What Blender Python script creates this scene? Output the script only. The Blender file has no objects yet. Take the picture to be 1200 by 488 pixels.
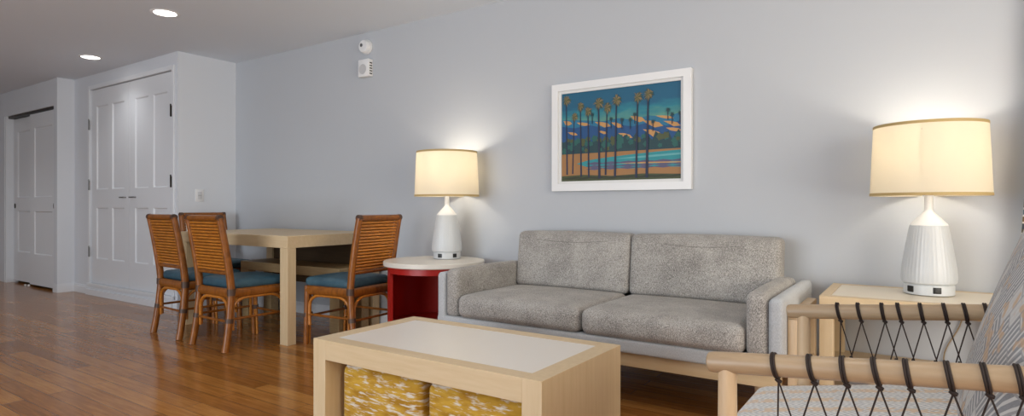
import bpy, bmesh, math, random
from math import sin, cos, pi, radians, sqrt
from mathutils import Vector, Matrix
random.seed(4)
C = bpy.context.scene.collection
ROOT = {}

# ------------------------------------------------------------------ helpers
def V(*a): return Vector(a)

def box(bm, x0, x1, y0, y1, z0, z1, bev=0.0, seg=2):
    vs = [bm.verts.new((x, y, z)) for x in (x0, x1) for y in (y0, y1) for z in (z0, z1)]
    fs = [bm.faces.new([vs[i] for i in q]) for q in
          ((0, 1, 3, 2), (4, 6, 7, 5), (0, 4, 5, 1), (2, 3, 7, 6), (0, 2, 6, 4), (1, 5, 7, 3))]
    if bev > 0:
        es = list({e for f in fs for e in f.edges})
        bmesh.ops.bevel(bm, geom=es, offset=bev, segments=seg, profile=0.5, affect='EDGES')
    return bm

def tube(bm, pts, rad, n=10, sx=1.0, sy=1.0, caps=True, up=None):
    pts = [Vector(p) for p in pts]
    if not hasattr(rad, '__len__'): rad = [rad] * len(pts)
    rings = []
    nrm = None
    for i, p in enumerate(pts):
        if i == 0: t = pts[1] - pts[0]
        elif i == len(pts) - 1: t = pts[-1] - pts[-2]
        else: t = (pts[i + 1] - p).normalized() + (p - pts[i - 1]).normalized()
        t.normalize()
        if nrm is None:
            u = Vector(up) if up else (V(0, 0, 1) if abs(t.z) < .9 else V(1, 0, 0))
            nrm = (u - t * u.dot(t)).normalized()
        else:
            nrm = (nrm - t * nrm.dot(t)).normalized()
        b = t.cross(nrm)
        rings.append([bm.verts.new(p + (nrm * cos(2 * pi * k / n) * sx + b * sin(2 * pi * k / n) * sy) * rad[i]) for k in range(n)])
    for a, b in zip(rings, rings[1:]):
        for k in range(n):
            bm.faces.new((a[k], a[(k + 1) % n], b[(k + 1) % n], b[k]))
    if caps:
        bm.faces.new(rings[0][::-1]); bm.faces.new(rings[-1])
    return bm

def ring(bm, c, axis, R, r, n=20, m=8):
    """closed torus"""
    axis = Vector(axis).normalized(); c = Vector(c)
    u = axis.orthogonal().normalized(); v = axis.cross(u)
    rows = []
    for i in range(n):
        a = 2 * pi * i / n; d = u * cos(a) + v * sin(a)
        rows.append([bm.verts.new(c + d * (R + r * cos(2 * pi * j / m)) + axis * r * sin(2 * pi * j / m)) for j in range(m)])
    for i in range(n):
        for j in range(m):
            bm.faces.new((rows[i][j], rows[(i + 1) % n][j], rows[(i + 1) % n][(j + 1) % m], rows[i][(j + 1) % m]))

def lathe(bm, prof, c=(0, 0, 0), n=48, rib=0.0, ribs=24, capb=True, capt=True):
    rows = []
    for r, z in prof:
        row = []
        for k in range(n):
            a = 2 * pi * k / n
            rr = r * (1 + (rib * cos(ribs * a) if rib else 0))
            row.append(bm.verts.new((c[0] + rr * cos(a), c[1] + rr * sin(a), c[2] + z)))
        rows.append(row)
    for a, b in zip(rows, rows[1:]):
        for k in range(n):
            bm.faces.new((a[k], a[(k + 1) % n], b[(k + 1) % n], b[k]))
    if capb: bm.faces.new(rows[0][::-1])
    if capt: bm.faces.new(rows[-1])
    return bm

def soft(bm, x0, x1, y0, y1, z0, z1, r=.03, puff=(0, 0, 0), n=14):
    """cushion: rounded box whose faces may swell by puff along x, y, z"""
    g = bmesh.new()
    bmesh.ops.create_cube(g, size=2)
    bmesh.ops.subdivide_edges(g, edges=g.edges[:], cuts=n, use_grid_fill=True)
    h = V((x1 - x0) / 2, (y1 - y0) / 2, (z1 - z0) / 2)
    c = V((x1 + x0) / 2, (y1 + y0) / 2, (z1 + z0) / 2)
    r = min(r, h.x * .98, h.y * .98, h.z * .98)
    for v in g.verts:
        # spread grid points: denser towards the edges
        q = [max(-1, min(1, k)) for k in v.co]
        q = [math.copysign(1 - (1 - abs(k)) ** 1.6, k) for k in q]
        p = V(q[0] * h.x, q[1] * h.y, q[2] * h.z)
        inn = V(*(max(-(h[i] - r), min(h[i] - r, p[i])) for i in range(3)))
        d = p - inn
        if d.length > 1e-9:
            p = inn + d.normalized() * min(r, max(abs(d.x), abs(d.y), abs(d.z)))
        w = [1 - k * k for k in q]
        p.x += puff[0] * q[0] * w[1] * w[2]
        p.y += puff[1] * q[1] * w[0] * w[2]
        p.z += puff[2] * q[2] * w[0] * w[1]
        v.co = p + c
    m = bpy.data.meshes.new('t'); g.to_mesh(m); g.free(); bm.from_mesh(m); bpy.data.meshes.remove(m)
    return bm

def arc(c, r, a0, a1, n, f):
    return [f(c[0] + r * cos(a0 + (a1 - a0) * i / n), c[1] + r * sin(a0 + (a1 - a0) * i / n)) for i in range(n + 1)]

def mesh_obj(name, bm, mat, smooth=True, ang=38):
    bmesh.ops.recalc_face_normals(bm, faces=bm.faces[:])
    me = bpy.data.meshes.new(name); bm.to_mesh(me); bm.free()
    for k in (mat if isinstance(mat, (list, tuple)) else [mat]): me.materials.append(k)
    if smooth:
        for p in me.polygons: p.use_smooth = True
        me.set_sharp_from_angle(angle=radians(ang))
    o = bpy.data.objects.new(name, me); C.objects.link(o)
    return o

def part(name, bm, mat, parent, label=None, smooth=True, ang=38):
    """bm is in world coordinates; the root's location is taken off"""
    loc = ROOT[parent.name]
    bm.transform(Matrix.Translation(-loc))
    o = mesh_obj(name, bm, mat, smooth, ang)
    o.parent = parent; ROOT[o.name] = loc
    if label: o['label'] = label
    return o

def thing(name, label, cat, loc=(0, 0, 0), group=None):
    o = bpy.data.objects.new(name, None); C.objects.link(o)
    o.location = loc; o.empty_display_size = .1; ROOT[o.name] = Vector(loc)
    o['label'] = label; o['category'] = cat
    if group: o['group'] = group
    return o

def solo(name, bm, mat, label, cat, loc, group=None, ang=38):
    bm.transform(Matrix.Translation(-Vector(loc)))
    o = mesh_obj(name, bm, mat, True, ang); o.location = loc; ROOT[o.name] = Vector(loc)
    o['label'] = label; o['category'] = cat
    if group: o['group'] = group
    return o

def struct(name, bm, mat, smooth=False):
    o = mesh_obj(name, bm, mat, smooth); o['kind'] = 'structure'; ROOT[o.name] = V(0, 0, 0)
    return o

def NB(): return bmesh.new()

# ------------------------------------------------------------------ materials
def mat(name, col=(.8, .8, .8), rough=.5, metal=0, **kw):
    m = bpy.data.materials.new(name); m.use_nodes = True
    b = m.node_tree.nodes['Principled BSDF']
    b.inputs['Base Color'].default_value = (*col, 1); b.inputs['Roughness'].default_value = rough
    b.inputs['Metallic'].default_value = metal
    for k, v in kw.items(): b.inputs[k].default_value = v
    return m

class NT:
    def __init__(s, m): s.t = m.node_tree; s.b = s.t.nodes['Principled BSDF']
    def n(s, typ, **kw):
        o = s.t.nodes.new(typ)
        for k, v in kw.items(): setattr(o, k, v)
        return o
    def l(s, a, b): s.t.links.new(a, b)
    def coord(s, scale=(1, 1, 1), rot=(0, 0, 0), loc=(0, 0, 0)):
        tc = s.n('ShaderNodeTexCoord'); mp = s.n('ShaderNodeMapping')
        mp.inputs['Scale'].default_value = scale; mp.inputs['Rotation'].default_value = rot; mp.inputs['Location'].default_value = loc
        s.l(tc.outputs['Object'], mp.inputs['Vector']); return mp.outputs['Vector']
    def noise(s, vec, scale, detail=3, rough=.5):
        o = s.n('ShaderNodeTexNoise'); o.inputs['Scale'].default_value = scale; o.inputs['Detail'].default_value = detail
        o.inputs['Roughness'].default_value = rough
        s.l(vec, o.inputs['Vector']); return o.outputs['Fac']
    def ramp(s, fac, stops, interp='LINEAR'):
        o = s.n('ShaderNodeValToRGB'); e = o.color_ramp.elements; o.color_ramp.interpolation = interp
        while len(e) < len(stops): e.new(.5)
        for k, (p, c) in enumerate(stops): e[k].position = p; e[k].color = (*c, 1)
        s.l(fac, o.inputs['Fac']); return o.outputs['Color']
    def mix(s, fac, a, b, typ='MIX'):
        o = s.n('ShaderNodeMix', data_type='RGBA', blend_type=typ)
        for sock, v in ((o.inputs[0], fac), (o.inputs[6], a), (o.inputs[7], b)):
            if isinstance(v, (int, float)): sock.default_value = v
            elif isinstance(v, tuple): sock.default_value = (*v, 1)
            else: s.l(v, sock)
        return o.outputs[2]
    def math(s, op, a, b=None, c=None):
        o = s.n('ShaderNodeMath', operation=op)
        for i, v in enumerate((a, b, c)):
            if v is None: continue
            if isinstance(v, (int, float)): o.inputs[i].default_value = v
            else: s.l(v, o.inputs[i])
        return o.outputs[0]
    def sep(s, vec):
        o = s.n('ShaderNodeSeparateXYZ'); s.l(vec, o.inputs[0]); return o.outputs
    def col(s, c): s.l(c, s.b.inputs['Base Color'])
    def bump(s, h, strength=.3, dist=.002):
        o = s.n('ShaderNodeBump'); o.inputs['Strength'].default_value = strength; o.inputs['Distance'].default_value = dist
        s.l(h, o.inputs['Height']); s.l(o.outputs['Normal'], s.b.inputs['Normal'])

def wood(name, c0, c1, grain=(1, 14, 14), rough=.45, scale=5, rot=(0, 0, 0), **kw):
    m = mat(name, c0, rough, **kw); t = NT(m)
    f = t.noise(t.coord(grain, rot), scale, 5, .6)
    t.col(t.ramp(f, [(.3, c0), (.7, c1)])); t.bump(f, .08, .001)
    return m

M = {}
def wallpaint(name, col):
    m = mat(name, col, .7); t = NT(m); t.bump(t.noise(t.coord(), 160, 2), .05, .001); return m
M['wall'] = wallpaint('wall paint grey', (.505, .525, .555))
M['white_wall'] = wallpaint('closet paint white', (.72, .745, .785))
M['ceil'] = wallpaint('ceiling paint', (.74, .785, .845))
M['trim'] = mat('trim satin white', (.77, .79, .82), .4)
M['door'] = mat('door satin white', (.76, .78, .81), .42)
M['bronze'] = mat('dark bronze metal', (.035, .03, .025), .4, .8)
M['steel'] = mat('brushed steel', (.25, .25, .25), .4, .9)

def floor_mat():
    m = mat('oak plank floor', rough=.25); t = NT(m)
    v = t.coord()
    br = t.n('ShaderNodeTexBrick'); br.offset = .37; br.offset_frequency = 2
    t.l(v, br.inputs['Vector']); br.inputs['Scale'].default_value = 1
    br.inputs['Brick Width'].default_value = 1.25; br.inputs['Row Height'].default_value = .095
    br.inputs['Mortar Size'].default_value = .0016; br.inputs['Mortar Smooth'].default_value = .2; br.inputs['Bias'].default_value = 0
    br.inputs['Color1'].default_value = (0, 0, 0, 1); br.inputs['Color2'].default_value = (1, 1, 1, 1); br.inputs['Mortar'].default_value = (.5, .5, .5, 1)
    g = t.noise(t.coord((1.2, 16, 1)), 3.2, 6, .62)
    fine = t.noise(t.coord((3, 90, 1)), 4, 3, .6)
    plank = t.n('ShaderNodeRGBToBW'); t.l(br.outputs['Color'], plank.inputs[0])
    f = t.math('ADD', t.math('MULTIPLY', g, .62), t.math('MULTIPLY', plank.outputs[0], .26))
    f = t.math('ADD', f, t.math('MULTIPLY', fine, .18))
    c = t.ramp(f, [(.22, (.15, .052, .012)), (.5, (.32, .125, .028)), (.8, (.54, .25, .065))])
    c = t.mix(t.math('MULTIPLY', br.outputs['Fac'], .7), c, (.05, .02, .008))
    t.col(c)
    t.b.inputs['Roughness'].default_value = .3
    rr = t.math('ADD', t.math('MULTIPLY', g, .12), .11); t.l(rr, t.b.inputs['Roughness'])
    t.b.inputs['Specular IOR Level'].default_value = .32
    t.bump(g, .05, .001)
    return m
M['floor'] = floor_mat()

M['blond'] = wood('pale blond oak veneer', (.59, .44, .255), (.655, .505, .315), (1.2, 12, 12), .42, 4)
M['blond_v'] = wood('pale blond oak upright grain', (.59, .44, .255), (.655, .505, .315), (14, 14, 1.0), .42, 4)
M['inlay'] = mat('cream laminate inlay', (.76, .71, .64), .3)
M['ash'] = wood('smooth ash dowel', (.55, .39, .235), (.64, .475, .30), (1.5, 12, 12), .38, 5)
M['ash_v'] = wood('smooth ash upright', (.55, .39, .235), (.64, .475, .30), (12, 12, 1.2), .38, 5)
M['arm'] = wood('smooth brown ash armrest', (.35, .245, .145), (.43, .31, .19), (1.5, 12, 12), .38, 5)
M['pale_inlay'] = mat('pale wood laminate', (.74, .66, .53), .35)
M['shaded_board'] = wood('shaded brown board', (.075, .045, .02), (.11, .065, .03), (1, 12, 12), .5, 5)  # brown wood with the shade under the dining table put into its colour
M['bench'] = wood('tan oak bench', (.36, .245, .12), (.45, .32, .165), (1.2, 14, 14), .5, 4)
M['rattan'] = wood('honey rattan pole', (.15, .045, .005), (.33, .108, .014), (7, 7, 3), .33, 6)
M['reed'] = wood('honey rattan reed', (.32, .098, .009), (.62, .235, .03), (2.2, 12, 12), .33, 9)
M['bind_gap'] = mat('dark leather binding and gap shade', (.07, .035, .022), .5)
def seat_leather():
    m = mat('teal upholstery', (.03, .085, .125), .5); t = NT(m)
    f = t.noise(t.coord(), 9, 5, .6); t.col(t.ramp(f, [(.3, (.018, .06, .092)), (.75, (.055, .125, .165))])); t.bump(f, .15, .003); return m
M['teal'] = seat_leather()
M['cream'] = mat('cream back upholstery', (.80, .76, .68), .7)
M['red'] = mat('red lacquer', (.40, .012, .008), .35)
M['ivory'] = mat('ivory laminate', (.72, .68, .61), .35)
M['white_ceramic'] = mat('white matte ceramic', (.60, .62, .63), .35)
M['white_plastic'] = mat('white plastic', (.82, .82, .82), .4)
M['black'] = mat('black plastic', (.012, .012, .012), .4)
M['rope'] = mat('dark brown cord', (.022, .012, .009), .75)
M['gold'] = mat('tan shade binding', (.50, .36, .15), .7)

def tweed(name, d, mid, hi, sc=(420, 420, 170)):
    m = mat(name, mid, .95); t = NT(m)
    f = t.noise(t.coord(sc), 1, 2, .7); g = t.noise(t.coord(), 7, 3, .6)
    f2 = t.math('ADD', f, t.math('MULTIPLY', t.math('SUBTRACT', g, .5), .22))
    t.col(t.ramp(f2, [(.36, d), (.5, mid), (.64, hi)])); t.bump(f, .5, .003)
    t.b.inputs['Sheen Weight'].default_value = .15
    return m
M['tweed'] = tweed('grey tweed', (.15, .139, .128), (.34, .318, .292), (.58, .55, .51))
M['shell'] = tweed('smooth blue grey cloth', (.40, .415, .43), (.46, .475, .49), (.52, .535, .55), (300, 300, 120))
M['seam'] = mat('dark stitched seam', (.17, .16, .145), .9)

def mustard():
    m = mat('mustard brushstroke fabric', rough=.9); t = NT(m)
    tc = t.n('ShaderNodeTexCoord'); sp = t.sep(tc.outputs['Object'])
    a = t.math('ADD', sp[0], sp[1])
    cb = t.n('ShaderNodeCombineXYZ'); t.l(t.math('MULTIPLY', a, 10), cb.inputs[0]); t.l(t.math('MULTIPLY', sp[2], 66), cb.inputs[1])
    t.l(t.math('MULTIPLY', t.math('SUBTRACT', sp[0], sp[1]), 3.5), cb.inputs[2])
    f = t.noise(cb.outputs[0], 1.5, 3, .6)
    base = t.ramp(t.noise(t.coord((5, 5, 18)), 2.2, 3), [(.35, (.36, .175, .008)), (.65, (.56, .33, .035))])
    t.col(t.mix(t.ramp(f, [(.51, (0, 0, 0)), (.64, (.9, .9, .9))]), base, (.70, .66, .58)))
    t.bump(f, .1, .002); return m
M['mustard'] = mustard()

def chair_weave():
    m = mat('geometric woven fabric back', rough=.9); t = NT(m)
    v = t.coord((1, 1, 1), (radians(52), 0, 0))
    sp = t.sep(v)
    def brick(dx):
        cb = t.n('ShaderNodeCombineXYZ'); t.l(t.math('ADD', sp[1], dx), cb.inputs[0]); t.l(sp[2], cb.inputs[1])
        br = t.n('ShaderNodeTexBrick'); br.offset = .5
        t.l(cb.outputs[0], br.inputs['Vector']); br.inputs['Scale'].default_value = 1
        br.inputs['Brick Width'].default_value = .088; br.inputs['Row Height'].default_value = .044; br.inputs['Mortar Size'].default_value = .0022
        br.inputs['Color1'].default_value = (0, 0, 0, 1); br.inputs['Color2'].default_value = (1, 1, 1, 1); br.inputs['Mortar'].default_value = (.3, .3, .3, 1)
        bw = t.n('ShaderNodeRGBToBW'); t.l(br.outputs['Color'], bw.inputs[0]); return bw.outputs[0], br.outputs['Fac']
    bw, fac = brick(0)
    s1 = t.math('SINE', t.math('MULTIPLY', sp[1], 2 * pi / .0176))
    s2 = t.math('SINE', t.math('MULTIPLY', sp[2], 2 * pi / .0147))
    mx = t.n('ShaderNodeMix'); t.l(t.math('GREATER_THAN', bw, .5), mx.inputs[0]); t.l(s1, mx.inputs[2]); t.l(s2, mx.inputs[3])
    c = t.ramp(mx.outputs[0], [(.22, (.20, .205, .22)), (.5, (.56, .55, .53))])
    solid = t.math('LESS_THAN', t.math('FRACT', t.math('MULTIPLY', bw, 7.3)), .22)
    c = t.mix(t.math('MULTIPLY', solid, .85), c, (.54, .53, .51))
    tan = t.ramp(t.noise(t.coord(), 21, 2), [(.58, (0, 0, 0)), (.63, (.8, .8, .8))])
    c = t.mix(tan, c, (.50, .31, .16))
    c = t.mix(t.math('MULTIPLY', fac, .8), c, (.24, .24, .25))
    c = t.mix(t.math('MULTIPLY', t.noise(t.coord((300, 300, 300)), 1, 2), .35), c, (.46, .45, .44))
    t.col(c); return m
M['weave'] = chair_weave()

def chair_chevron():
    m = mat('chevron woven fabric seat', rough=.9); t = NT(m)
    sp = t.sep(t.coord())
    tri = t.math('PINGPONG', sp[1], .024)
    d = t.math('ADD', sp[0], t.math('MULTIPLY', tri, 1.3))
    s = t.math('SINE', t.math('MULTIPLY', d, 2 * pi / .0145))
    nz = t.noise(t.coord((60, 60, 10)), 1, 3)
    s = t.math('ADD', s, t.math('MULTIPLY', t.math('SUBTRACT', nz, .5), 2.2))
    c = t.ramp(t.math('MULTIPLY_ADD', s, .5, .5), [(.25, (.44, .45, .46)), (.6, (.78, .77, .74))])
    st = t.math('SINE', t.math('MULTIPLY', sp[1], 2 * pi / .096))
    f = t.math('MULTIPLY', t.math('GREATER_THAN', st, .35), .75)
    f = t.math('MULTIPLY', f, t.math('GREATER_THAN', nz, .46))
    t.col(t.mix(f, c, (.68, .50, .32))); return m
M['chevron'] = chair_chevron()

def shade_mat():
    m = bpy.data.materials.new('cream linen lamp shade'); m.use_nodes = True
    nt = m.node_tree; nt.nodes.clear()
    out = nt.nodes.new('ShaderNodeOutputMaterial'); mx = nt.nodes.new('ShaderNodeMixShader')
    d = nt.nodes.new('ShaderNodeBsdfDiffuse'); tr = nt.nodes.new('ShaderNodeBsdfTranslucent')
    d.inputs['Color'].default_value = (.84, .80, .70, 1); tr.inputs['Color'].default_value = (.88, .82, .70, 1)
    mx.inputs[0].default_value = .52
    nt.links.new(d.outputs[0], mx.inputs[1]); nt.links.new(tr.outputs[0], mx.inputs[2]); nt.links.new(mx.outputs[0], out.inputs[0])
    return m
M['shade'] = shade_mat()

def emit(name, col, s):
    m = mat(name, col, .5); b = m.node_tree.nodes['Principled BSDF']
    b.inputs['Emission Color'].default_value = (*col, 1); b.inputs['Emission Strength'].default_value = s; return m
M['led'] = emit('lit downlight lens', (1, .97, .92), 9)
M['bulb'] = emit('lit lamp bulb', (1, .82, .55), 6)

def pane_mat():
    m = bpy.data.materials.new('window glass'); m.use_nodes = True
    nt = m.node_tree; nt.nodes.clear()
    out = nt.nodes.new('ShaderNodeOutputMaterial'); mx = nt.nodes.new('ShaderNodeMixShader')
    d = nt.nodes.new('ShaderNodeBsdfTransparent'); g = nt.nodes.new('ShaderNodeBsdfGlossy'); g.inputs['Roughness'].default_value = .02
    mx.inputs[0].default_value = .06
    nt.links.new(d.outputs[0], mx.inputs[1]); nt.links.new(g.outputs[0], mx.inputs[2]); nt.links.new(mx.outputs[0], out.inputs[0])
    return m
M['glass'] = pane_mat()

def stripes():
    m = mat('striped woven curtain cloth', rough=.9); t = NT(m)
    sp = t.sep(t.coord())
    f = t.math('FRACT', t.math('MULTIPLY', sp[2], 1 / .11))
    t.col(t.ramp(f, [(0, (.05, .06, .08)), (.22, (.62, .58, .50)), (.30, (.16, .10, .05)), (.5, (.60, .60, .58)), (.58, (.09, .15, .22)), (.78, (.62, .58, .5)), (.86, (.12, .10, .07))], 'CONSTANT'))
    return m
M['stripes'] = stripes()

# ------------------------------------------------------------------ the room
XL, XR, YF, YB, HC = -10.9, 1.9, -2.7, 3.5, 2.44
struct('floor', box(NB(), XL - .1, XR + .1, YF - .1, YB + .1, -.1, 0), M['floor'])
struct('ceiling', box(NB(), XL - .1, XR + .1, YF - .1, YB + .1, HC, HC + .1), M['ceil'])
struct('wall_back', box(NB(), XL - .1, XR + .1, YB, YB + .1, 0, HC), M['wall'])
struct('wall_left', box(NB(), XL - .1, XL, YF, YB, 0, HC), M['white_wall'])
# right wall with a window opening, wall behind the camera with a glazed opening
b = NB(); box(b, XR, XR + .1, YF, -.4, 0, HC); box(b, XR, XR + .1, 2.5, YB, 0, HC)
box(b, XR, XR + .1, -.4, 2.5, 0, .35); box(b, XR, XR + .1, -.4, 2.5, 2.25, HC); struct('wall_right', b, M['wall'])
b = NB(); box(b, XL, -4.6, YF - .1, YF, 0, HC); box(b, -1.0, XR, YF - .1, YF, 0, HC); box(b, -4.6, -1.0, YF - .1, YF, 2.2, HC)
struct('wall_front', b, M['wall'])
def window(name, fr, panes):
    o = struct(name, fr, M['trim']); p = mesh_obj('glass_pane', panes, M['glass'], False); p.parent = o; ROOT[p.name] = V(0, 0, 0); return o
b = NB()
for z in (.35, 2.20): box(b, XR + .02, XR + .08, -.4, 2.5, z, z + .05)
for y in (-.4, 1.02, 2.45): box(b, XR + .02, XR + .08, y, y + .05, .40, 2.20)
window('window_1', b, box(NB(), XR + .045, XR + .05, -.36, 2.46, .39, 2.21))
b = NB()
for z in (0, 2.14): box(b, -4.6, -1.0, YF - .08, YF - .02, z, z + .06)
for x in (-4.6, -2.83, -1.06): box(b, x, x + .06, YF - .08, YF - .02, .06, 2.14)
window('window_2', b, box(NB(), -4.55, -1.05, YF - .05, YF - .045, .05, 2.15))

# double-door closet block
CX, CY = -5.77, 2.92
dx0, dx1, dz0, dz1 = -7.65, -5.864, .105, 2.275
b = NB()
box(b, -8.08, dx0, CY, CY + .08, 0, HC); box(b, dx1, CX, CY, CY + .08, 0, HC)
box(b, dx0, dx1, CY, CY + .08, dz1, HC); box(b, dx0, dx1, CY, CY + .08, 0, dz0)
box(b, CX - .08, CX, CY + .08, YB, 0, HC)
struct('wall_closet', b, M['white_wall'])
# sliding-door closet block
SX, SY = -8.08, 2.76
sx0, sx1, sz1 = -9.70, -8.20, 2.135
b = NB()
box(b, XL, sx0, SY, SY + .12, 0, HC); box(b, sx1, SX, SY, SY + .12, 0, HC); box(b, sx0, sx1, SY, SY + .12, sz1, HC)
box(b, SX - .1, SX, SY + .12, YB, 0, HC)
struct('wall_hall', b, M['white_wall'])
struct('trim_3', box(box(NB(), sx0 - .012, sx0, SY - .008, SY, 0, sz1), sx0 - .07, sx0 - .055, SY - .008, SY, 0, sz1), M['trim'])

def baseboard(name, x0, x1, y0, y1, h=.10, t=.014, face='y'):
    b = NB()
    if face == 'y': box(b, x0, x1, y0 - t, y0, 0, h - .018); box(b, x0, x1, y0 - t * .55, y0, h - .018, h)
    else: box(b, x0, x0 + t, y0, y1, 0, h - .018); box(b, x0, x0 + t * .55, y0, y1, h - .018, h)
    return struct(name, b, M['trim'])
baseboard('baseboard_back', CX, XR, YB, 0)
baseboard('baseboard_closet', SX, CX, CY, 0, .095)
baseboard('baseboard_closet_side', CX, 0, CY - .014, YB, face='x')
b = NB(); box(b, sx1 + .01, SX + .014, SY - .014, SY, 0, .085); box(b, sx1 + .01, SX + .008, SY - .008, SY, .085, .1)
box(b, SX, SX + .014, SY, CY, 0, .085); box(b, SX, SX + .008, SY, CY, .085, .1); struct('baseboard_hall', b, M['trim'])
# casing of the double doors
b = NB(); w = .045
box(b, dx0 - w, dx0, CY - .014, CY, .095, dz1 + w, .004); box(b, dx1, dx1 + w, CY - .014, CY, .095, dz1 + w, .004)
box(b, dx0, dx1, CY - .014, CY, dz1, dz1 + w, .004)
box(b, dx0 - w, dx1 + w, CY - .034, CY - .014, .0, .062); box(b, dx0 - w, dx1 + w, CY - .026, CY, .0955, .128, .004)
struct('trim_1', b, M['trim'])
b = NB(); box(b, SX - .06, SX, SY - .008, SY, .1, HC - .0); struct('trim_2', b, M['white_wall'])

def leaf(name, x0, x1, z0, z1, yf, th, panels, rec=.011, sl=.012):
    """panelled door leaf: front face at yf (towards -y), panels = recessed rectangles"""
    b = NB()
    xs = sorted({x0, x1, *[p[0] for p in panels], *[p[1] for p in panels]})
    zs = sorted({z0, z1, *[p[2] for p in panels], *[p[3] for p in panels]})
    def q(*c): b.faces.new([b.verts.new(k) for k in c])
    for xa, xb in zip(xs, xs[1:]):
        for za, zb in zip(zs, zs[1:]):
            if any(p[0] <= xa + 1e-6 and xb <= p[1] + 1e-6 and p[2] <= za + 1e-6 and zb <= p[3] + 1e-6 for p in panels): continue
            q((xa, yf, za), (xb, yf, za), (xb, yf, zb), (xa, yf, zb))
    for a, c, d, e in panels:
        o = [(a, yf, d), (c, yf, d), (c, yf, e), (a, yf, e)]
        i = [(a + sl, yf + rec, d + sl), (c - sl, yf + rec, d + sl), (c - sl, yf + rec, e - sl), (a + sl, yf + rec, e - sl)]
        for k in range(4): q(o[k], o[(k + 1) % 4], i[(k + 1) % 4], i[k])
        q(*i)
    yb = yf + th
    q((x0, yb, z0), (x0, yb, z1), (x1, yb, z1), (x1, yb, z0))
    for a, c in (((x0, z0), (x1, z0)), ((x1, z0), (x1, z1)), ((x1, z1), (x0, z1)), ((x0, z1), (x0, z0))):
        q((a[0], yf, a[1]), (a[0], yb, a[1]), (c[0], yb, c[1]), (c[0], yf, c[1]))
    bmesh.ops.remove_doubles(b, verts=b.verts[:], dist=1e-5)
    return struct(name, b, M['door'])
def child(name, bm, m, par, label=None):
    o = mesh_obj(name, bm, m); o.parent = par; ROOT[o.name] = V(0, 0, 0)
    if label: o['label'] = label
    return o

mid = (dx0 + dx1) / 2
for k, (a, c) in enumerate(((dx0 + .006, mid - .003), (mid + .003, dx1 - .006))):
    W = c - a; s = .115; g = .10; pw = (W - 2 * s - g) / 2
    pl = []
    for j in range(2):
        p0 = a + s + j * (pw + g)
        pl += [(p0, p0 + pw, 1.165, 2.085), (p0, p0 + pw, .40, .965)]
    d = leaf('door_%d' % (k + 1), a, c, dz0 + .02, dz1 - .006, CY + .012, .035, pl)
    hx = c - .165 if k == 0 else a + .045
    h = NB(); box(h, hx, hx + .105, CY - .022, CY - .012, 1.066, 1.080, .003)
    for q in (.012, .083): box(h, hx + q, hx + q + .01, CY - .013, CY + .012, 1.068, 1.078)
    child('door_handle', h, M['steel'], d, 'slim steel pull')
    ex = dx0 - .008 if k == 0 else dx1 - .008
    for z in ((.42, 1.16, 1.83) if k == 0 else (1.16, 1.83)):
        hb = NB(); box(hb, ex, ex + .022, CY - .017, CY - .0135, z, z + .105); tube(hb, [(ex + .01, CY - .02, z), (ex + .01, CY - .02, z + .12)], .006)
        child('hinge', hb, M['bronze'] if k else M['steel'], d, 'dark hinge' if k else 'steel hinge')
half = (sx0 + sx1) / 2
for k, (a, c, yf) in enumerate(((sx0 + .002, half + .05, SY + .07), (half - .05, sx1 - .002, SY + .025))):
    st = .12
    d = leaf('door_%d' % (k + 3), a, c, .03, sz1 - .035, yf, .032, [(a + st + .02, c - st, 1.09, 1.93), (a + st + .02, c - st, .40, .92)])
    hx = a + .035 if k == 0 else c - .075
    h = NB(); lathe(h, [(.02, 0), (.02, .006), (.012, .008)], (0, 0, 0), 16)
    h.transform(Matrix.Translation((hx + .02, yf, .985)) @ Matrix.Diagonal((1, 1, 1.6, 1)) @ Matrix.Rotation(pi / 2, 4, 'X'))
    child('door_handle', h, M['bronze'], d, 'dark oval finger pull')
b = NB(); box(b, sx0, sx1, SY + .015, SY + .11, sz1 - .03, sz1 - .001); tr = struct('trim_4', b, M['bronze'])
b = NB(); box(b, half - .05, half - .025, SY + .0, SY + .02, 0, .026, .004); box(b, half - .16, half - .14, SY + .0, SY + .02, 0, .02, .003)
struct('trim_5', b, M['white_plastic'])

# ------------------------------------------------------------------ fittings
for x, y, lab in ((-4.71, 2.29, 'lit round recessed downlight in the ceiling, nearer one above the dining chairs'),
                  (-6.71, 2.56, 'lit round recessed downlight in the ceiling, farther one near the sliding doors'),
                  (-2.6, 1.75, 'added unseen recessed downlight in the ceiling above the coffee table'),  # this and the next two are added out of view to light the room
                  (-.4, 1.1, 'added unseen recessed downlight in the ceiling above the rope armchair'),
                  (-8.8, 1.3, 'added unseen recessed downlight in the ceiling at the far end of the hall')):
    t = thing('ceiling_light', lab, 'ceiling light', (x, y, HC), 'recessed ceiling downlights')
    rb = NB(); lathe(rb, [(.075, -.001), (.082, -.006), (.098, -.004), (.102, 0)], (x, y, HC), 40, capb=False, capt=False); part('trim_ring', rb, M['white_plastic'], t)
    lb = NB(); lathe(lb, [(.004, -.003), (.074, -.0025), (.075, -.001)], (x, y, HC), 40, capt=False); part('lens', lb, M['led'], t, 'glowing lens')

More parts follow.
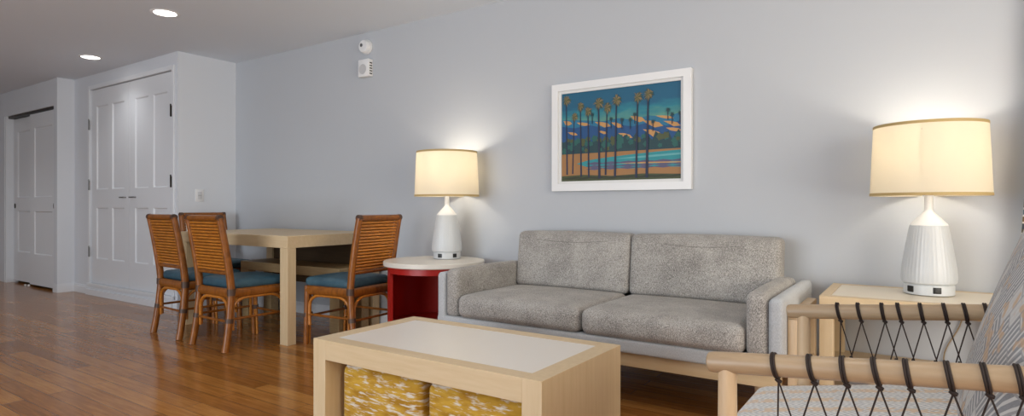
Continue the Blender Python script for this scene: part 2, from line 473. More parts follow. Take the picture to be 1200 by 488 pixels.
t = thing('smoke_detector', 'round white smoke detector high on the back wall, just under the ceiling', 'smoke detector', (-3.83, 3.5, 2.314))
def wallround(prof, c):
    b = NB(); lathe(b, prof, (0, 0, 0), 32); b.transform(Matrix.Translation(c) @ Matrix.Rotation(pi / 2, 4, 'X')); return b
part('base', wallround([(.056, 0), (.060, .004), (.060, .018), (.056, .02)], (-3.83, 3.5, 2.314)), M['white_plastic'], t)
part('cover', wallround([(.054, .02), (.057, .024), (.054, .046), (.048, .056), (.02, .058), (.004, .056)], (-3.83, 3.5, 2.314)), M['white_plastic'], t)
part('vent', wallround([(.014, .057), (.014, .0605), (.004, .0605)], (-3.845, 3.5, 2.322)), M['steel'], t, 'small grey sensor dot')
t = thing('alarm_sounder', 'square white alarm sounder on the back wall below the smoke detector', 'alarm', (-3.83, 3.5, 2.06))
b = NB(); box(b, -3.893, -3.767, 3.448, 3.5, 2.06, 2.205, .006); part('housing', b, M['white_plastic'], t)
part('grille', wallround([(.042, .052), (.042, .0545), (.034, .0545), (.030, .053), (.022, .0545), (.016, .053), (.008, .0545), (.002, .0545)], (-3.835, 3.5, 2.122)), M['steel'] if 0 else mat('pale grey grille', (.55, .55, .56), .6), t)
b = NB()
for k in range(5): box(b, -3.7675, -3.7655, 3.462, 3.488, 2.078 + k * .022, 2.088 + k * .022)
part('vent_slots', b, M['black'], t, 'dark slots along its right side')
t = thing('light_switch', 'white light switch plate on the closet side wall above the chairs', 'light switch', (CX, 3.125, 1.02))
b = NB(); box(b, CX, CX + .006, 3.085, 3.165, 1.025, 1.145, .002); part('plate', b, M['white_plastic'], t)
b = NB(); box(b, CX + .006, CX + .010, 3.105, 3.145, 1.05, 1.12, .002); part('rocker', b, mat('switch rocker grey', (.62, .62, .63), .4), t)
b = NB(); box(b, CX + .010, CX + .0108, 3.108, 3.142, 1.0835, 1.087); part('rocker_gap', b, M['steel'], t)

# ------------------------------------------------------------------ painting
PX0, PX1, PZ0, PZ1 = -2.027, -1.095, 1.080, 1.786
t = thing('framed_painting', 'white framed painting of tall palm trees by a lagoon on the wall above the sofa', 'painting', ((PX0 + PX1) / 2, YB, PZ0))
b = NB(); fw = .046; y0, y1 = YB - .034, YB
def frame_rect(b, x0, x1, z0, z1, w, y0, y1, bev=.003):
    o = [(x0, z0), (x1, z0), (x1, z1), (x0, z1)]; i = [(x0 + w, z0 + w), (x1 - w, z0 + w), (x1 - w, z1 - w), (x0 + w, z1 - w)]
    rows = [[b.verts.new((x, y, z)) for x, z in s] for s, y in ((o, y1), (o, y0), (i, y0), (i, y1))]
    for a, c in zip(rows, rows[1:]):
        for k in range(4): b.faces.new((a[k], a[(k + 1) % 4], c[(k + 1) % 4], c[k]))
frame_rect(b, PX0, PX1, PZ0, PZ1, fw, y0, y1); part('frame', b, M['white_plastic'], t, smooth=False)
b = NB(); frame_rect(b, PX0 + fw, PX1 - fw, PZ0 + fw, PZ1 - fw, .018, YB - .020, YB - .002); part('mat_border', b, mat('off white mat board', (.74, .74, .73), .7), t, smooth=False)
ax0, ax1, az0, az1 = PX0 + fw + .014, PX1 - fw - .014, PZ0 + fw + .014, PZ1 - fw - .014
def paint(name, c): return mat(name, c, .55)
pm = [None,
      paint('paint blue hills', (.006, .065, .20)), paint('paint peach light', (.52, .27, .09)), paint('paint dark trees', (.008, .045, .055)),
      paint('paint sand', (.34, .165, .055)), paint('paint lagoon', (.02, .25, .28)), paint('paint violet wave', (.09, .085, .16)),
      paint('paint grass', (.05, .065, .02)), paint('paint trunk', (.012, .018, .05)), paint('paint crown gold', (.22, .16, .07)),
      paint('paint crown olive', (.07, .085, .03)), paint('paint shadow stroke', (.025, .03, .012)), paint('paint mid blue', (.012, .15, .27)), paint('paint pale water', (.12, .38, .40)),
      paint('paint leaf teal', (.012, .10, .085))]
sky = mat('paint sky', (.02, .25, .35), .55); tt = NT(sky); sp = tt.sep(tt.coord())
hz = tt.math('ADD', tt.math('MULTIPLY', sp[2], 1 / .6), tt.math('MULTIPLY', tt.noise(tt.coord((3, 1, 9)), 3, 3), .18))
tt.col(tt.ramp(hz, [(.52, (.34, .38, .14)), (.80, (.11, .29, .21)), (.92, (.012, .19, .25)), (1.15, (.004, .10, .19))])); pm[0] = sky
b = NB(); layer = [0]
def poly(pts, mi):
    """pts in picture fractions (u right, v down); each stroke lies a hair in front of the last"""
    layer[0] += 1; y = YB - .010 - layer[0] * 2.2e-5
    f = b.faces.new([b.verts.new((ax0 + u * (ax1 - ax0), y, az1 - v * (az1 - az0))) for u, v in pts]); f.material_index = mi
def band(top, bot, mi):
    poly(list(top) + list(bot)[::-1], mi)
rnd = random.Random(8)
def wav(v, amp, ph, k=5, n=24): return [(i / n, v + amp * (sin(i / n * k * 2 * pi + ph) + .6 * sin(i / n * k * 4.7 * pi + ph * 2))) for i in range(n + 1)]
poly([(0, 0), (1, 0), (1, 1), (0, 1)], 0)
band([(0, .30), (.12, .31), (.25, .33), (.38, .35), (.5, .33), (.62, .36), (.75, .33), (.88, .36), (1, .32)], [(0, .72), (1, .72)], 12)
band([(0, .37), (.12, .40), (.25, .38), (.38, .42), (.5, .40), (.62, .43), (.75, .40), (.88, .45), (1, .40)], [(0, .72), (1, .72)], 1)
for u, v, L, th, s in ((.02, .31, .08, .05, .03), (.14, .34, .12, .03, .03), (.30, .35, .14, .035, .05), (.44, .37, .1, .03, .05), (.60, .32, .12, .045, .05), (.70, .38, .16, .04, .06),
                       (.50, .49, .12, .03, .05), (.70, .47, .16, .04, .08), (.86, .40, .13, .025, .05), (.88, .47, .12, .03, .03), (.06, .44, .09, .025, .03), (.33, .45, .08, .02, .03), (.80, .34, .14, .02, .03)):
    poly([(u, v), (u + L * .4, v + s * .1), (u + L * .8, v + s * .5), (min(1, u + L), v + s + .01), (u + L * .6, v + s + th * .5), (u + L * .25, v + th)], 2)
band([(i / 40, .54 + .035 * sin(i * 1.9) + .02 * sin(i * 4.3)) for i in range(41)], [(0, .75), (1, .75)], 3)
for i in range(46):
    u = rnd.random(); v = .53 + rnd.random() * .13; r = .012 + rnd.random() * .014
    poly([(min(1, max(0, u + r * cos(a) * (1 + .4 * (k % 2)))), v + 1.3 * r * sin(a) * (1 + .4 * (k % 2))) for k, a in enumerate([j * pi / 5 for j in range(10)])], 14 if i % 3 else 10)
poly([(0, .69), (1, .685), (1, 1), (0, 1)], 4)
poly([(.14, .80), (.25, .765), (.4, .745), (.6, .725), (.8, .71), (1, .70), (1, .875), (.8, .865), (.6, .875), (.4, .86), (.22, .835)], 5)
poly([(.45, .765), (.7, .745), (1, .73), (1, .75), (.7, .765)], 13)
for v, w in ((.795, .022), (.83, .02), (.855, .016)):
    poly([(.22, v + .01)] + [(.3 + .07 * i, v + .006 * ((i % 2) * 2 - 1)) for i in range(11)] + [(1, v + w)] + [(.93 - .07 * i, v + w + .006 * ((i % 2) * 2 - 1)) for i in range(10)], 6)
poly([(.5, .815), (.7, .81), (1, .82), (1, .83), (.7, .825)], 2)
poly([(0, .935), (.2, .925), (.45, .945), (.7, .93), (1, .945), (1, 1), (0, 1)], 7)
for k in range(8):
    u = k * .12; poly([(u, .965 + .01 * (k % 2)), (u + .12, .945), (u + .20, .95), (u + .10, .975)], 11)
def conv(px, py):
    tq = (px - 80) / 410; u = tq * 3.98 / (3.53 + tq * .45)
    top = 118 - 46 * tq; bot = 420 - 8 * tq
    return u, (py - top) / (bot - top)
def crown(u, v, r, mi):
    n = 13
    pts = []
    for k in range(2 * n):
        a = 2 * pi * k / (2 * n); rr = r * (1.05 + .2 * sin(k * 2.3) if k % 2 else .48)
        pts.append((min(1, max(0, u + rr * cos(a))), max(0, v + rr * 1.55 * sin(a))))
    poly(pts, mi)
for px, top, bot, bw, big in ((97, 140, 395, 5, 1), (124, 196, 392, 4, .8), (145, 160, 402, 5, .9), (171, 178, 404, 5, .9), (207, 150, 408, 7, 1.15), (236, 166, 396, 5, 1),
                              (268, 140, 402, 6, 1), (340, 130, 406, 6, 1), (376, 120, 406, 7, 1.05)):
    u0, v0 = conv(px, top); u1, v1 = conv(px + (3 if px % 2 else -5), bot); d = bw / 820
    poly([(u0 - d * .6, v0), (u0 + d * .6, v0), (u1 + d * 1.2, v1), (u1 - d * 1.2, v1)], 8)
    crown(u0, v0 + .012, .030 * big, 10); r2 = random.Random(px)
    for q in range(22):
        a = q * 2 * pi / 22 + r2.uniform(-.1, .1); L = big * r2.uniform(.034, .052); dr = .012
        poly([(u0 + .004 * sin(a), v0 + .004), (u0 + L * .6 * cos(a), v0 + L * 1.0 * sin(a) - .004), (u0 + L * cos(a + .12), v0 + 1.5 * L * sin(a + .12) + dr), (u0 + L * .55 * cos(a + .22), v0 + L * .95 * sin(a + .22))], 9 if q % 3 else 10)
for px, py in ((443, 175), (457, 190), (484, 186), (330, 190), (315, 208), (287, 208), (250, 205), (392, 215), (186, 190)):
    u0, v0 = conv(px, py); poly([(u0 - .003, v0), (u0 + .003, v0), (u0 + .003, v0 + .10), (u0 - .003, v0 + .10)], 8); crown(u0, v0, .018, 3)
part('picture', b, pm, t, 'painted palm beach picture', smooth=False)

# ------------------------------------------------------------------ table lamps
def lamp(cx, cy, z, label, rot, power):
    t = thing('table_lamp', label, 'lamp', (cx, cy, z), 'white ribbed table lamps')
    c = (cx, cy, z)
    b = NB(); lathe(b, [(.088, 0), (.096, .004), (.096, .044), (.092, .048)], c, 48); part('base', b, M['white_ceramic'], t)
    b = NB(); lathe(b, [(.094, .048), (.1035, .056), (.106, .075), (.103, .12), (.094, .18), (.083, .25), (.0735, .303), (.072, .308)], c, 240, .0045, 40); part('body', b, M['white_ceramic'], t, 'finely ribbed body')
    b = NB(); lathe(b, [(.073, .308), (.070, .314), (.0185, .370), (.0165, .378), (.0165, .39), (.017, .455), (.010, .46), (.010, .515), (.017, .515), (.017, .545)], c, 40); part('neck', b, M['white_plastic'], t)
    b = NB(); lathe(b, [(.016, .545), (.026, .565), (.030, .585), (.026, .605), (.006, .618)], c, 20); part('bulb', b, M['bulb'], t, 'lit bulb')
    b = NB(); h0, h1 = .440, .757
    lathe(b, [(.228, h0), (.214, h1), (.2125, h1), (.2265, h0), (.228, h0)], c, 72, capb=False, capt=False); bmesh.ops.remove_doubles(b, verts=b.verts[:], dist=1e-5)
    sh = part('lamp_shade', b, M['shade'], t, 'cream drum shade')
    for rr, zz in ((.2278, h0), (.2140, h1 - .011)):
        b = NB(); lathe(b, [(rr + .0003, zz - .001), (rr + .0016, zz), (rr + .0013, zz + .011), (rr, zz + .012)], c, 72, capb=False, capt=False); part('shade_trim', b, M['gold'], sh, 'tan binding')
    b = NB()
    for k in range(3):
        a = k * 2 * pi / 3 + .4; tube(b, [(cx + .012 * cos(a), cy + .012 * sin(a), z + .53), (cx + .216 * cos(a), cy + .216 * sin(a), z + .72)], .0013, 6)
    part('shade_spider', b, M['steel'], t)
    for a in rot:
        b = NB(); box(b, -.0155, .0155, -.098, -.088, .013, .040, .002); box(b, -.006, -.003, -.0985, -.097, .02, .032); box(b, .003, .006, -.0985, -.097, .02, .032)
        b.transform(Matrix.Translation(c) @ Matrix.Rotation(a, 4, 'Z')); part('outlet', b, M['black'], t, 'black power outlet')
    l = bpy.data.lights.new('lamp_light', 'POINT'); l.energy = power; l.color = (1, .905, .76); l.shadow_soft_size = .05
    o = bpy.data.objects.new('lamp_light', l); C.objects.link(o); o.location = (cx, cy, z + .645)
    return t
LP = 4.0
lamp(-2.775, 3.275, .61, 'white ribbed table lamp on the round red-sided table left of the sofa', (radians(10), radians(75)), LP)
rl = lamp(.035, 3.275, .5872, 'white ribbed table lamp on the square wooden side table right of the sofa', (radians(18), radians(-45)), LP)
b = NB(); tube(b, [(.13 + .035 * sin(k * .33), 3.4905, .58 - .0225 * k) for k in range(20)] + [(.15, 3.483, .125), (.16, 3.476, .107)], .003, 6)
solo('power_cord', b, mat('tan cord', (.30, .22, .13), .6), 'thin tan power cord hanging down the wall behind the square side table', 'cord', (.15, 3.48, 0))

# ------------------------------------------------------------------ round side table
cx, cy, R = -2.765, 3.13, .345
t = thing('round_side_table', 'round side table with ivory top and open red drum body left of the sofa', 'side table', (cx, cy, 0))
b = NB(); lathe(b, [(R - .004, .578), (R, .582), (R, .606), (R - .004, .610)], (cx, cy, 0), 72); part('tabletop', b, M['ivory'], t)
b = NB(); r0, r1 = .315, .297
def drum(b, a0, a1, z0, z1, n=40):
    rows = []
    for i in range(n + 1):
        a = a0 + (a1 - a0) * i / n
        rows.append([b.verts.new((cx + r * cos(a), cy + r * sin(a), z)) for r, z in ((r0, z0), (r0, z1), (r1, z1), (r1, z0))])
    for p, q in zip(rows, rows[1:]):
        for k in range(4): b.faces.new((p[k], p[(k + 1) % 4], q[(k + 1) % 4], q[k]))
    b.faces.new(rows[0]); b.faces.new(rows[-1][::-1])
ga, gw = radians(-63), radians(52)     # the opening faces the room
drum(b, ga + gw, ga - gw + 2 * pi, .02, .578, 56); part('drum_body', b, M['red'], t)
b = NB(); drum(b, ga - gw, ga + gw, .535, .578, 20); part('front_rail', b, M['red'], t)
b = NB(); drum(b, ga - gw, ga + gw, .02, .06, 20); part('bottom_rail', b, M['red'], t)
b = NB(); lathe(b, [(.296, .18), (.296, .20)], (cx, cy, 0), 56); part('shelf', b, M['red'], t)
b = NB(); lathe(b, [(.296, .035), (.296, .05)], (cx, cy, 0), 56); part('bottom_board', b, M['red'], t)
b = NB(); lathe(b, [(.28, 0), (.28, .035)], (cx, cy, 0), 56); part('plinth', b, M['black'], t, 'dark recessed foot')

# ------------------------------------------------------------------ sofa
X0, X1, Y0, Y1 = -2.322, -.458, 2.65, 3.45
t = thing('sofa', 'two-seat grey tweed sofa with wooden base along the back wall', 'sofa', ((X0 + X1) / 2, 3.05, 0))
b = NB(); box(b, X0 + .02, X1 - .02, Y0 + .03, Y0 + .075, .218, .284, .003); box(b, X0 + .02, X1 - .02, Y1 - .075, Y1 - .03, .218, .284, .003)
for x in (X0 + .02, X1 - .07): box(b, x, x + .05, Y0 + .075, Y1 - .075, .218, .284, .003)
part('base_rail', b, M['blond'], t)
for x in (X0 + .09, X1 - .14):
    for y in (Y0 + .10, Y1 - .14):
        b = NB(); tube(b, [(x + .025, y + .02, .218), (x + .025, y + .02, 0)], [.024, .016], 14); part('leg', b, M['ash_v'], t)
for s, xa in ((-1, X0 - .045), (1, X1 + .003)):
    b = NB(); box(b, xa, xa + .042, Y0 + .07, Y0 + .14, .0, .515, .004); box(b, xa, xa + .042, Y1 - .27, Y1 - .20, .0, .505, .004)
    box(b, xa, xa + .042, Y0 + .07, Y1 - .20, .505, .533, .004)
    box(b, xa, xa + .042, Y0 + .14, Y1 - .27, .225, .28, .004); part('side_frame', b, M['ash_v'], t, 'pale wood side frame')
b = NB(); soft(b, X0, X1, Y0, Y1 - .08, .284, .350, .012, n=10); part('seat_platform', b, M['shell'], t, 'smooth blue-grey platform')
for xa in (X0, X1 - .06):
    b = NB(); soft(b, xa, xa + .06, Y0, Y1, .286, .598, .022, (.004, 0, .004)); part('arm_panel', b, M['shell'], t, 'smooth blue-grey outer arm')
b = NB(); soft(b, X0 + .075, X1 - .075, Y1 - .08, Y1, .286, .59, .02); part('back_panel', b, M['shell'], t, 'smooth blue-grey back')
for xa in (X0 + .06, X1 - .152):
    b = NB(); soft(b, xa, xa + .092, Y0 + .004, Y1 - .085, .345, .618, .03, (.006, .004, .008)); part('arm_pad', b, M['tweed'], t)
xm = (X0 + X1) / 2
for a, c in ((X0 + .153, xm - .002), (xm + .002, X1 - .153)):
    b = NB(); soft(b, a, c, Y0 - .012, 3.27, .347, .478, .042, (.0, .012, .016), 18)
    sc = part('seat_cushion', b, M['tweed'], t)
for a, c in ((X0 + .150, xm - .001), (xm + .001, X1 - .120)):
    b = NB(); soft(b, a, c, 3.235, 3.375, .470, .818, .032, (0, .022, .008), 18)
    for v in b.verts: v.co.y += (v.co.z - .47) * .12
    bc = part('back_cushion', b, M['tweed'], t)
    b = NB(); mx_ = (a + c) / 2
    tube(b, [(mx_ + s * .29, 3.276 - .012 * (1 - s * s) - .0055, .779 - .020 * (1 - s * s)) for s in [k / 8 - 1 for k in range(17)]], .002, 6)
    part('seam', b, M['seam'], bc, 'dark curved seam')

# ------------------------------------------------------------------ coffee table and ottomans
x0, x1, y0, y1, zt = -2.017, -.945, 1.555, 2.135, .45
t = thing('coffee_table', 'blond wood waterfall coffee table with cream inlaid top in front of the sofa', 'coffee table', ((x0 + x1) / 2, (y0 + y1) / 2, 0))
th = .078
b = NB(); w = .062
ex = .072
box(b, x0 + ex, x1 - ex, y0, y0 + w, zt - th, zt, .0008, 1); box(b, x0 + ex, x1 - ex, y1 - w, y1, zt - th, zt, .0008, 1)
box(b, x0 + ex, x1 - ex, y0 + w, y1 - w, zt - th, zt - .012); part('tabletop', b, M['blond'], t)
b = NB(); box(b, x0 + ex + .001, x1 - ex - .001, y0 + w + .003, y1 - w - .003, zt - .012, zt - .0008); part('inlay', b, M['inlay'], t, 'cream laminate inlay')
for xa in (x0, x1 - .072):
    b = NB(); box(b, xa, xa + .072, y0, y1, 0, zt, .0008, 1); part('side_panel', b, M['blond_v'], t)
for xa, lab in ((x0 + .092, 'mustard and white patterned cube ottoman under the coffee table, left of the pair'), (x0 + .548, 'mustard and white patterned cube ottoman under the coffee table, right of the pair')):
    o = thing('ottoman', lab, 'ottoman', (xa + .21, 1.83, 0), 'ottomans under the coffee table')
    b = NB(); soft(b, xa, xa + .425, 1.615, 2.05, .03, .350, .036, (.012, .012, .010), 16); part('cushion', b, M['mustard'], o)
    for px in (xa + .05, xa + .375):
        for py in (1.68, 2.0):
            b = NB(); tube(b, [(px, py, .036), (px, py, 0)], [.018, .014], 12); part('foot', b, M['black'], o, 'black foot')

# ------------------------------------------------------------------ square side table right of the sofa
x0, x1, y0, y1, zt = -.366, .315, 2.955, 3.475, .587
t = thing('side_table', 'square blond wood side table with pale inlaid top right of the sofa', 'side table', ((x0 + x1) / 2, (y0 + y1) / 2, 0))
b = NB(); w = .042
box(b, x0, x1, y0, y0 + w, zt - .055, zt, .002, 1); box(b, x0, x1, y1 - w, y1, zt - .055, zt, .002, 1)
box(b, x0, x0 + w, y0 + w, y1 - w, zt - .055, zt, .002, 1); box(b, x1 - w, x1, y0 + w, y1 - w, zt - .055, zt, .002, 1)
box(b, x0 + w, x1 - w, y0 + w, y1 - w, zt - .05, zt - .01); part('tabletop', b, M['blond'], t)
b = NB(); box(b, x0 + w + .002, x1 - w - .002, y0 + w + .002, y1 - w - .002, zt - .01, zt - .0006); part('inlay', b, M['pale_inlay'], t, 'pale laminate inlay')
for xa in (x0, x1 - .055):
    for ya in (y0, y1 - .055):
        b = NB(); box(b, xa, xa + .055, ya, ya + .055, 0, zt - .0552, .002, 1); part('leg', b, M['blond_v'], t)
b = NB(); box(b, x0 + .004, x1 - .004, y0 + .01, y1 - .004, .225, .25, .002, 1)
part('shelf', b, M['blond'], t)

# ------------------------------------------------------------------ dining table and bench
x0, x1, y0, y1, zt = -5.10, -3.66, 2.605, 3.47, .77
t = thing('dining_table', 'blond wood dining table with square legs against the back wall', 'dining table', ((x0 + x1) / 2, (y0 + y1) / 2, 0))
b = NB(); box(b, x0, x1, y0, y1, zt - .085, zt, .002, 1); part('tabletop', b, M['blond'], t)
for xa in (x0, x1 - .088):
    for ya in (y0, y1 - .07):
        b = NB(); box(b, xa, xa + .088, ya, ya + .07, 0, zt - .0855, .002, 1); part('leg', b, M['blond_v'], t)
b = NB(); box(b, -5.011, -3.749, 3.42, 3.445, .30, zt - .0855); part('stretcher_board', b, M['shaded_board'], t, 'brown board under the top, darkened for shade')
t = thing('bench', 'tan wooden bench tucked under the back of the dining table', 'bench', (-4.3, 3.2, 0))
bx0, bx1, by0, by1 = -4.97, -3.665, 3.06, 3.36
b = NB(); box(b, bx0, bx1, by0, by1, .425, .50, .003, 1); part('seat', b, M['bench'], t)
for xa in (bx0, bx1 - .11):
    for ya in (by0, by1 - .075):
        b = NB(); box(b, xa, xa + .11, ya, ya + .075, 0, .4248, .002, 1); part('leg', b, M['bench'], t)

# ------------------------------------------------------------------ rattan dining chairs (seat towards +y)
def make_chair(label):
    t = thing('dining_chair', label, 'chair', (0, 0, 0), 'rattan dining chairs around the table')
    hw = .203
    path = [(-.238, 0), (-.222, .09), (-.203, .22), (-.190, .36), (-.190, .43), (-.200, .52), (-.222, .66), (-.250, .81), (-.270, .900)]
    def yz(z):
        for (ya, za), (yb, zb) in zip(path, path[1:]):
            if za <= z <= zb: return ya + (yb - ya) * (z - za) / (zb - za)
        return path[-1][0]
    for s in (-1, 1):
        b = NB(); tube(b, [(s * (hw + (.012 * (1 - z / .4) if z < .4 else 0)), y, z) for y, z in path], [.0215, .021, .0215, .0225, .0225, .0225, .022, .021, .020], 12, 1.0, 1.15, up=(1, 0, 0)); part('back_leg', b, M['rattan'], t)
    for s in (-1, 1):
        b = NB(); tube(b, [(s * .207, .232, 0), (s * .205, .226, .2), (s * .203, .222, .415)], [.0185, .0195, .020], 12)
        part('front_leg', b, M['rattan'], t); b = NB()
        tube(b, [(s * .172, .236, 0), (s * .173, .230, .2), (s * .174, .226, .36)], .0095, 10)
        part('leg_pole', b, M['reed'], t)
    b = NB()
    for ya in (-.192, .222): tube(b, [(-hw, ya, .388), (hw, ya, .388)], .026, 12, 1.25, .75)
    for s in (-1, 1): tube(b, [(s * hw, -.192, .388), (s * hw, .222, .388)], .026, 12, 1.25, .75)
    part('seat_frame', b, M['rattan'], t)
    b = NB(); soft(b, -.212, .212, -.178, .245, .412, .478, .028, (.004, .004, .022), 14); part('seat_cushion', b, M['teal'], t, 'teal seat cushion')
    b = NB()
    tube(b, [(-hw - .008, yz(.900), .900), (hw + .008, yz(.900), .900)], .0205, 12); part('top_rail', b, M['rattan'], t); b = NB(); tube(b, [(-hw, yz(.525), .525), (hw, yz(.525), .525)], .013, 12)
    part('lower_rail', b, M['rattan'], t)
    b = NB()
    for k in range(16):
        z = .549 + k * .0213; tube(b, [(-hw + .018, yz(z) - .002, z), (hw - .018, yz(z) - .002, z)], .0092, 8)
    part('back_panel', b, M['reed'], t, 'horizontal rattan reeds')
    b = NB()
    g = [(-hw + .03, .55), (hw - .03, .55), (hw - .03, .882), (-hw + .03, .882)]
    fr = [b.verts.new((x, yz(z) + .012, z)) for x, z in g]; bk = [b.verts.new((x * .95, yz(z) + .024, z + (.008 if z < .7 else -.008))) for x, z in g]
    b.faces.new(fr).material_index = 1; b.faces.new(bk[::-1])  # reed-side face coloured dark to deepen the shade in the gaps
    for k in range(4): b.faces.new((fr[k], fr[(k + 1) % 4], bk[(k + 1) % 4], bk[k]))
    part('back_pad', b, [M['cream'], M['bind_gap']], t, 'cream inner back pad')
    # bent rattan arches under the seat rails
    def arch(p0, p1, b):
        p0, p1 = V(*p0), V(*p1); d = (p1 - p0); L = d.length; d.normalize(); r = .105
        pts = [p0 + V(0, 0, .14)] + [p0 + V(0, 0, .275)]
        pts += [p0 + d * (r - r * cos(a)) + V(0, 0, .275 + .080 * sin(a)) for a in [k * pi / 12 for k in range(1, 7)]]
        pts += [p1 - d * (r - r * cos(a)) + V(0, 0, .275 + .080 * sin(a)) for a in [k * pi / 12 for k in range(6, 0, -1)]]
        pts += [p1 + V(0, 0, .275), p1 + V(0, 0, .14)]
        tube(b, pts, .0105, 8)
    for a, c in (((-hw, -.178, 0), (-hw, .20, 0)), ((hw, -.178, 0), (hw, .20, 0)), ((-.178, .224, 0), (.178, .224, 0)), ((-.178, -.198, 0), (.178, -.198, 0))):
        b = NB(); arch(a, c, b); part('arch_brace', b, M['reed'], t)
    for a, c in (((-.205, -.203, .215), (-.205, .226, .215)), ((.205, -.203, .215), (.205, .226, .215)), ((-.205, .228, .20), (.205, .228, .20)), ((-.205, -.205, .20), (.205, -.205, .20))):
        b = NB(); tube(b, [a, c], .0088, 8); part('stretcher', b, M['rattan'], t)
    def wrap(*g, **k):
        b = NB(); tube(b, *g, **k); part('binding', b, M['bind_gap'], t, 'dark leather wrap at a joint')
    for s in (-1, 1):
        for z, h in ((.19, .03), (.375, .045)):
            wrap([(s * hw * 1.02, yz(z), z), (s * hw * 1.01, yz(z + h), z + h)], .0252, 12, 1, 1.12, up=(1, 0, 0))
        wrap([(s * (hw - .013), yz(.900), .900), (s * (hw + .014), yz(.900), .900)], .0228, 12)
        wrap([(s * .190, .229, .195), (s * .190, .226, .225)], .028, 12, 1.3, .8, up=(1, 0, 0))
    return t
def kids(o): return [c for c in bpy.data.objects if c.parent == o]
def dup(root, label):
    r = root.copy(); C.objects.link(r); r['label'] = label
    for ch in kids(root):
        c = ch.copy(); C.objects.link(c); c.parent = r
    return r
ch = make_chair('rattan dining chair at the front of the table, nearest the white closet doors')
c2 = dup(ch, 'rattan dining chair at the front of the table, beside the near table leg')
c3 = dup(ch, 'rattan dining chair at the far left end of the table, facing us')
c4 = dup(ch, 'rattan dining chair at the right end of the table, beside the red-sided table')
for o, x, y, r in ((ch, -4.70, 2.535, -3), (c2, -4.05, 2.495, -1), (c3, -5.41, 3.105, -91), (c4, -3.395, 2.945, 95)):
    o.location = (x, y, 0); o.rotation_euler = (0, 0, radians(r))

# ------------------------------------------------------------------ rope-arm armchair in the foreground
t = thing('armchair', 'ash wood armchair with dark rope laced arms and patterned grey cushions', 'armchair', (0, 1.674, 0))
def az(x): return .65 + .085 * (x + .368)
YA, YC = 1.294, 2.054
XB = .47
for ya in (YA, YC):
    b = NB(); xs = [-.372, -.369, -.36, -.30, -.1, .1, .3, XB - .004, XB]; rs = [.016, .020, .0218, .0222, .0222, .0225, .0225, .0225, .019]
    tube(b, [(x + (.028 if ya == YC and x < 0 else 0), ya, az(x)) for x in xs], rs, 24); part('armrest', b, M['arm'], t)
for ya, fx in ((YA, -.332), (YC, -.297)):
    b = NB(); tube(b, [(fx, ya, 0), (fx, ya, .35), (fx, ya, az(fx))], [.015, .021, .0185], 18); part('front_leg', b, M['ash_v'], t)
    b = NB(); tube(b, [(.50, ya, 0), (.43, ya, .35), (.40, ya, az(.40))], [.015, .021, .0185], 18); part('back_leg', b, M['ash_v'], t)
    b = NB(); tube(b, [(-.32, ya, az(-.32) - .150), (.40, ya, az(.40) - .150)], .011, 14); part('side_rail', b, M['ash'], t)
b = NB()
for ya in (YA, YC): tube(b, [(-.325, ya, .27), (.44, ya, .27)], .018, 14)
for xa in (-.325, .435): tube(b, [(xa, YA, .27), (xa, YC, .27)], .018, 14)
part('seat_frame', b, M['ash'], t)
NK = {YA: [-.237, -.173, -.119, -.063, -.016, .040, .091, .136, .19, .245, .30, .35], YC: [-.20, -.147, -.089, -.045, .006, .056, .102, .148, .20, .25, .30, .35]}
for ya in (YA, YC):
    b = NB(); xs = NK[ya]; j = random.Random(3); half = (xs[1] - xs[0]) / 2
    for k, x in enumerate(xs):
        x += j.uniform(-.003, .003)
        zc = az(x)
        ax = V(1, 0, .085 + .1 + j.uniform(-.03, .05))
        for d in (-.0024, .0024): ring(b, (x + d, ya, zc), ax, .0240, .0025, 24, 8)
        kn = V(x + .006, ya - .003, zc - .029)
        tube(b, [kn + V(-.006, 0, .003), kn, kn + V(.006, 0, -.002)], [.003, .005, .003], 8)
        for s in (-1, 1):
            xe = x + .006 + s * half + (.004 if s > 0 else 0)
            if s < 0 and k == 0: xe = x + .004
            tube(b, [kn, (xe, ya, az(xe) - .150 + .011)], .0017, 6)
        xe = x + .006 + half
        if k < len(xs) - 1: ring(b, (xe, ya, az(xe) - .150), (1, 0, .085), .0128, .003, 16, 6)
    part('rope_lacing', b, M['rope'], t, 'dark brown cord lacing')
b = NB(); soft(b, -.422, .13, 1.345, 2.005, .285, .42, .03, (.0, .0, .008), 14)
for v in b.verts: v.co.z += (v.co.x + .422) * .18
part('seat_cushion', b, M['chevron'], t, 'chevron patterned seat cushion')
# back cushion built upright in its own frame, then leaned
b = NB(); soft(b, 0, .15, -.33, .33, 0, .62, .05, (.03, .004, .006), 16)
b.transform(Matrix.Translation((.058, 1.672, .425)) @ Matrix.Rotation(radians(18), 4, 'Y'))
part('back_cushion', b, M['weave'], t, 'geometric patterned back cushion')
b = NB()
for ya in (YA + .045, YC - .045): tube(b, [(.262, ya, .27), (.45, ya, .93)], .018, 14)
for z in (.45, .62, .79, .92): tube(b, [(.262 + (z - .27) * .285 , YA + .045, z), (.262 + (z - .27) * .285, YC - .045, z)], .013, 12)
part('back_frame', b, M['ash_v'], t)

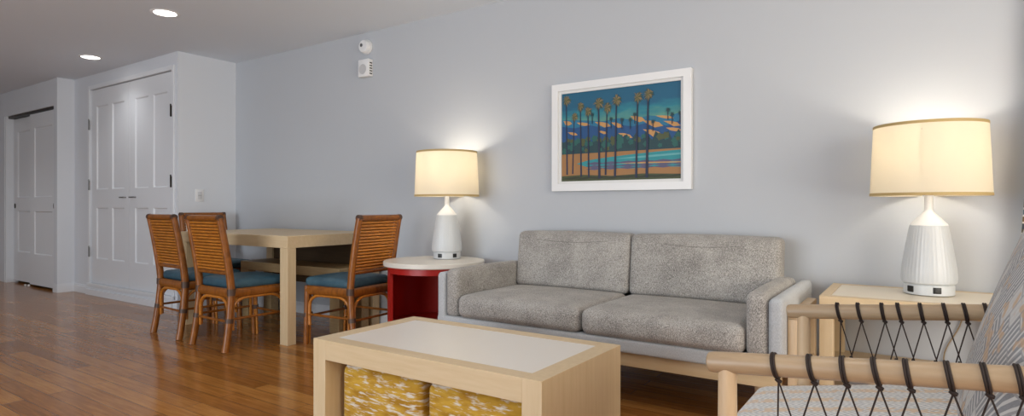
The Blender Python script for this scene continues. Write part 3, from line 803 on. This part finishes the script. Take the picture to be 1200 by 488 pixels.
# ------------------------------------------------------------------ striped curtain at the right edge
t = thing('curtain', 'striped woven curtain hanging on the back wall behind the armchair', 'curtain', (.66, 3.42, 0))
b = NB(); n, mz = 60, 16
def cpt(i, j, off):
    z = .04 + (2.2 - .04) * j / mz; xl = .385 - (1.12 - z) * .0625; x = xl + (1.0 - xl) * i / n
    return (x, 3.42 + .028 * sin(i / n * 2 * pi * 6) + off, z)
for off in (-.003, .003):
    g = [[b.verts.new(cpt(i, j, off)) for j in range(mz + 1)] for i in range(n + 1)]
    for i in range(n):
        for j in range(mz): b.faces.new((g[i][j], g[i + 1][j], g[i + 1][j + 1], g[i][j + 1]))
    if off < 0: g0 = g
for j in range(mz):
    for i in (0, n): b.faces.new((g0[i][j], g0[i][j + 1], g[i][j + 1], g[i][j]))
part('cloth', b, M['stripes'], t)
b = NB(); tube(b, [(.40, 3.42, 2.215), (1.6, 3.42, 2.215)], .013, 12)
for x in (.5, 1.5): tube(b, [(x, 3.42, 2.215), (x, 3.5, 2.215)], .008, 8)
part('rod', b, M['bronze'], t, 'dark metal rod')

# ------------------------------------------------------------------ light
def area(name, loc, rot, sx, sy, e, col):
    l = bpy.data.lights.new(name, 'AREA'); l.shape = 'RECTANGLE'; l.size = sx; l.size_y = sy; l.energy = e; l.color = col
    o = bpy.data.objects.new(name, l); C.objects.link(o); o.location = loc; o.rotation_euler = rot; return o
area('daylight_front', (-2.8, YF - .25, 1.15), (radians(90), 0, 0), 3.4, 2.0, 150, (.84, .92, 1))
area('daylight_right', (XR + .25, 1.05, 1.3), (radians(90), 0, radians(90)), 2.7, 1.75, 95, (1, .91, .77))
for x, y, e in ((-4.71, 2.29, 11), (-6.71, 2.56, 12), (-2.6, 1.75, 22), (-.4, 1.1, 16), (-8.8, 1.3, 34)):  # last three beams belong to the added, unseen downlights
    l = bpy.data.lights.new('downlight_beam', 'SPOT'); l.energy = e; l.color = (.97, .98, 1); l.spot_size = radians(130); l.spot_blend = .8; l.shadow_soft_size = .07
    o = bpy.data.objects.new('downlight_beam', l); C.objects.link(o); o.location = (x, y, HC - .012)
w = bpy.data.worlds.new('World'); bpy.context.scene.world = w; w.use_nodes = True
w.node_tree.nodes['Background'].inputs[0].default_value = (.85, .92, 1, 1); w.node_tree.nodes['Background'].inputs[1].default_value = .8

# ------------------------------------------------------------------ camera
cd = bpy.data.cameras.new('camera'); co = bpy.data.objects.new('camera', cd); C.objects.link(co)
co.location = (0, 0, .98); co.rotation_euler = (radians(90), 0, radians(34.1))
cd.sensor_width = 36; cd.lens = 36 * 705 / 1200; cd.shift_y = -2 / 1200; cd.clip_start = .05
S = bpy.context.scene; S.camera = co
S.view_settings.view_transform = 'Standard'; S.view_settings.look = 'None'; S.view_settings.gamma = 1; S.view_settings.exposure = .15
S.view_settings.use_curve_mapping = False
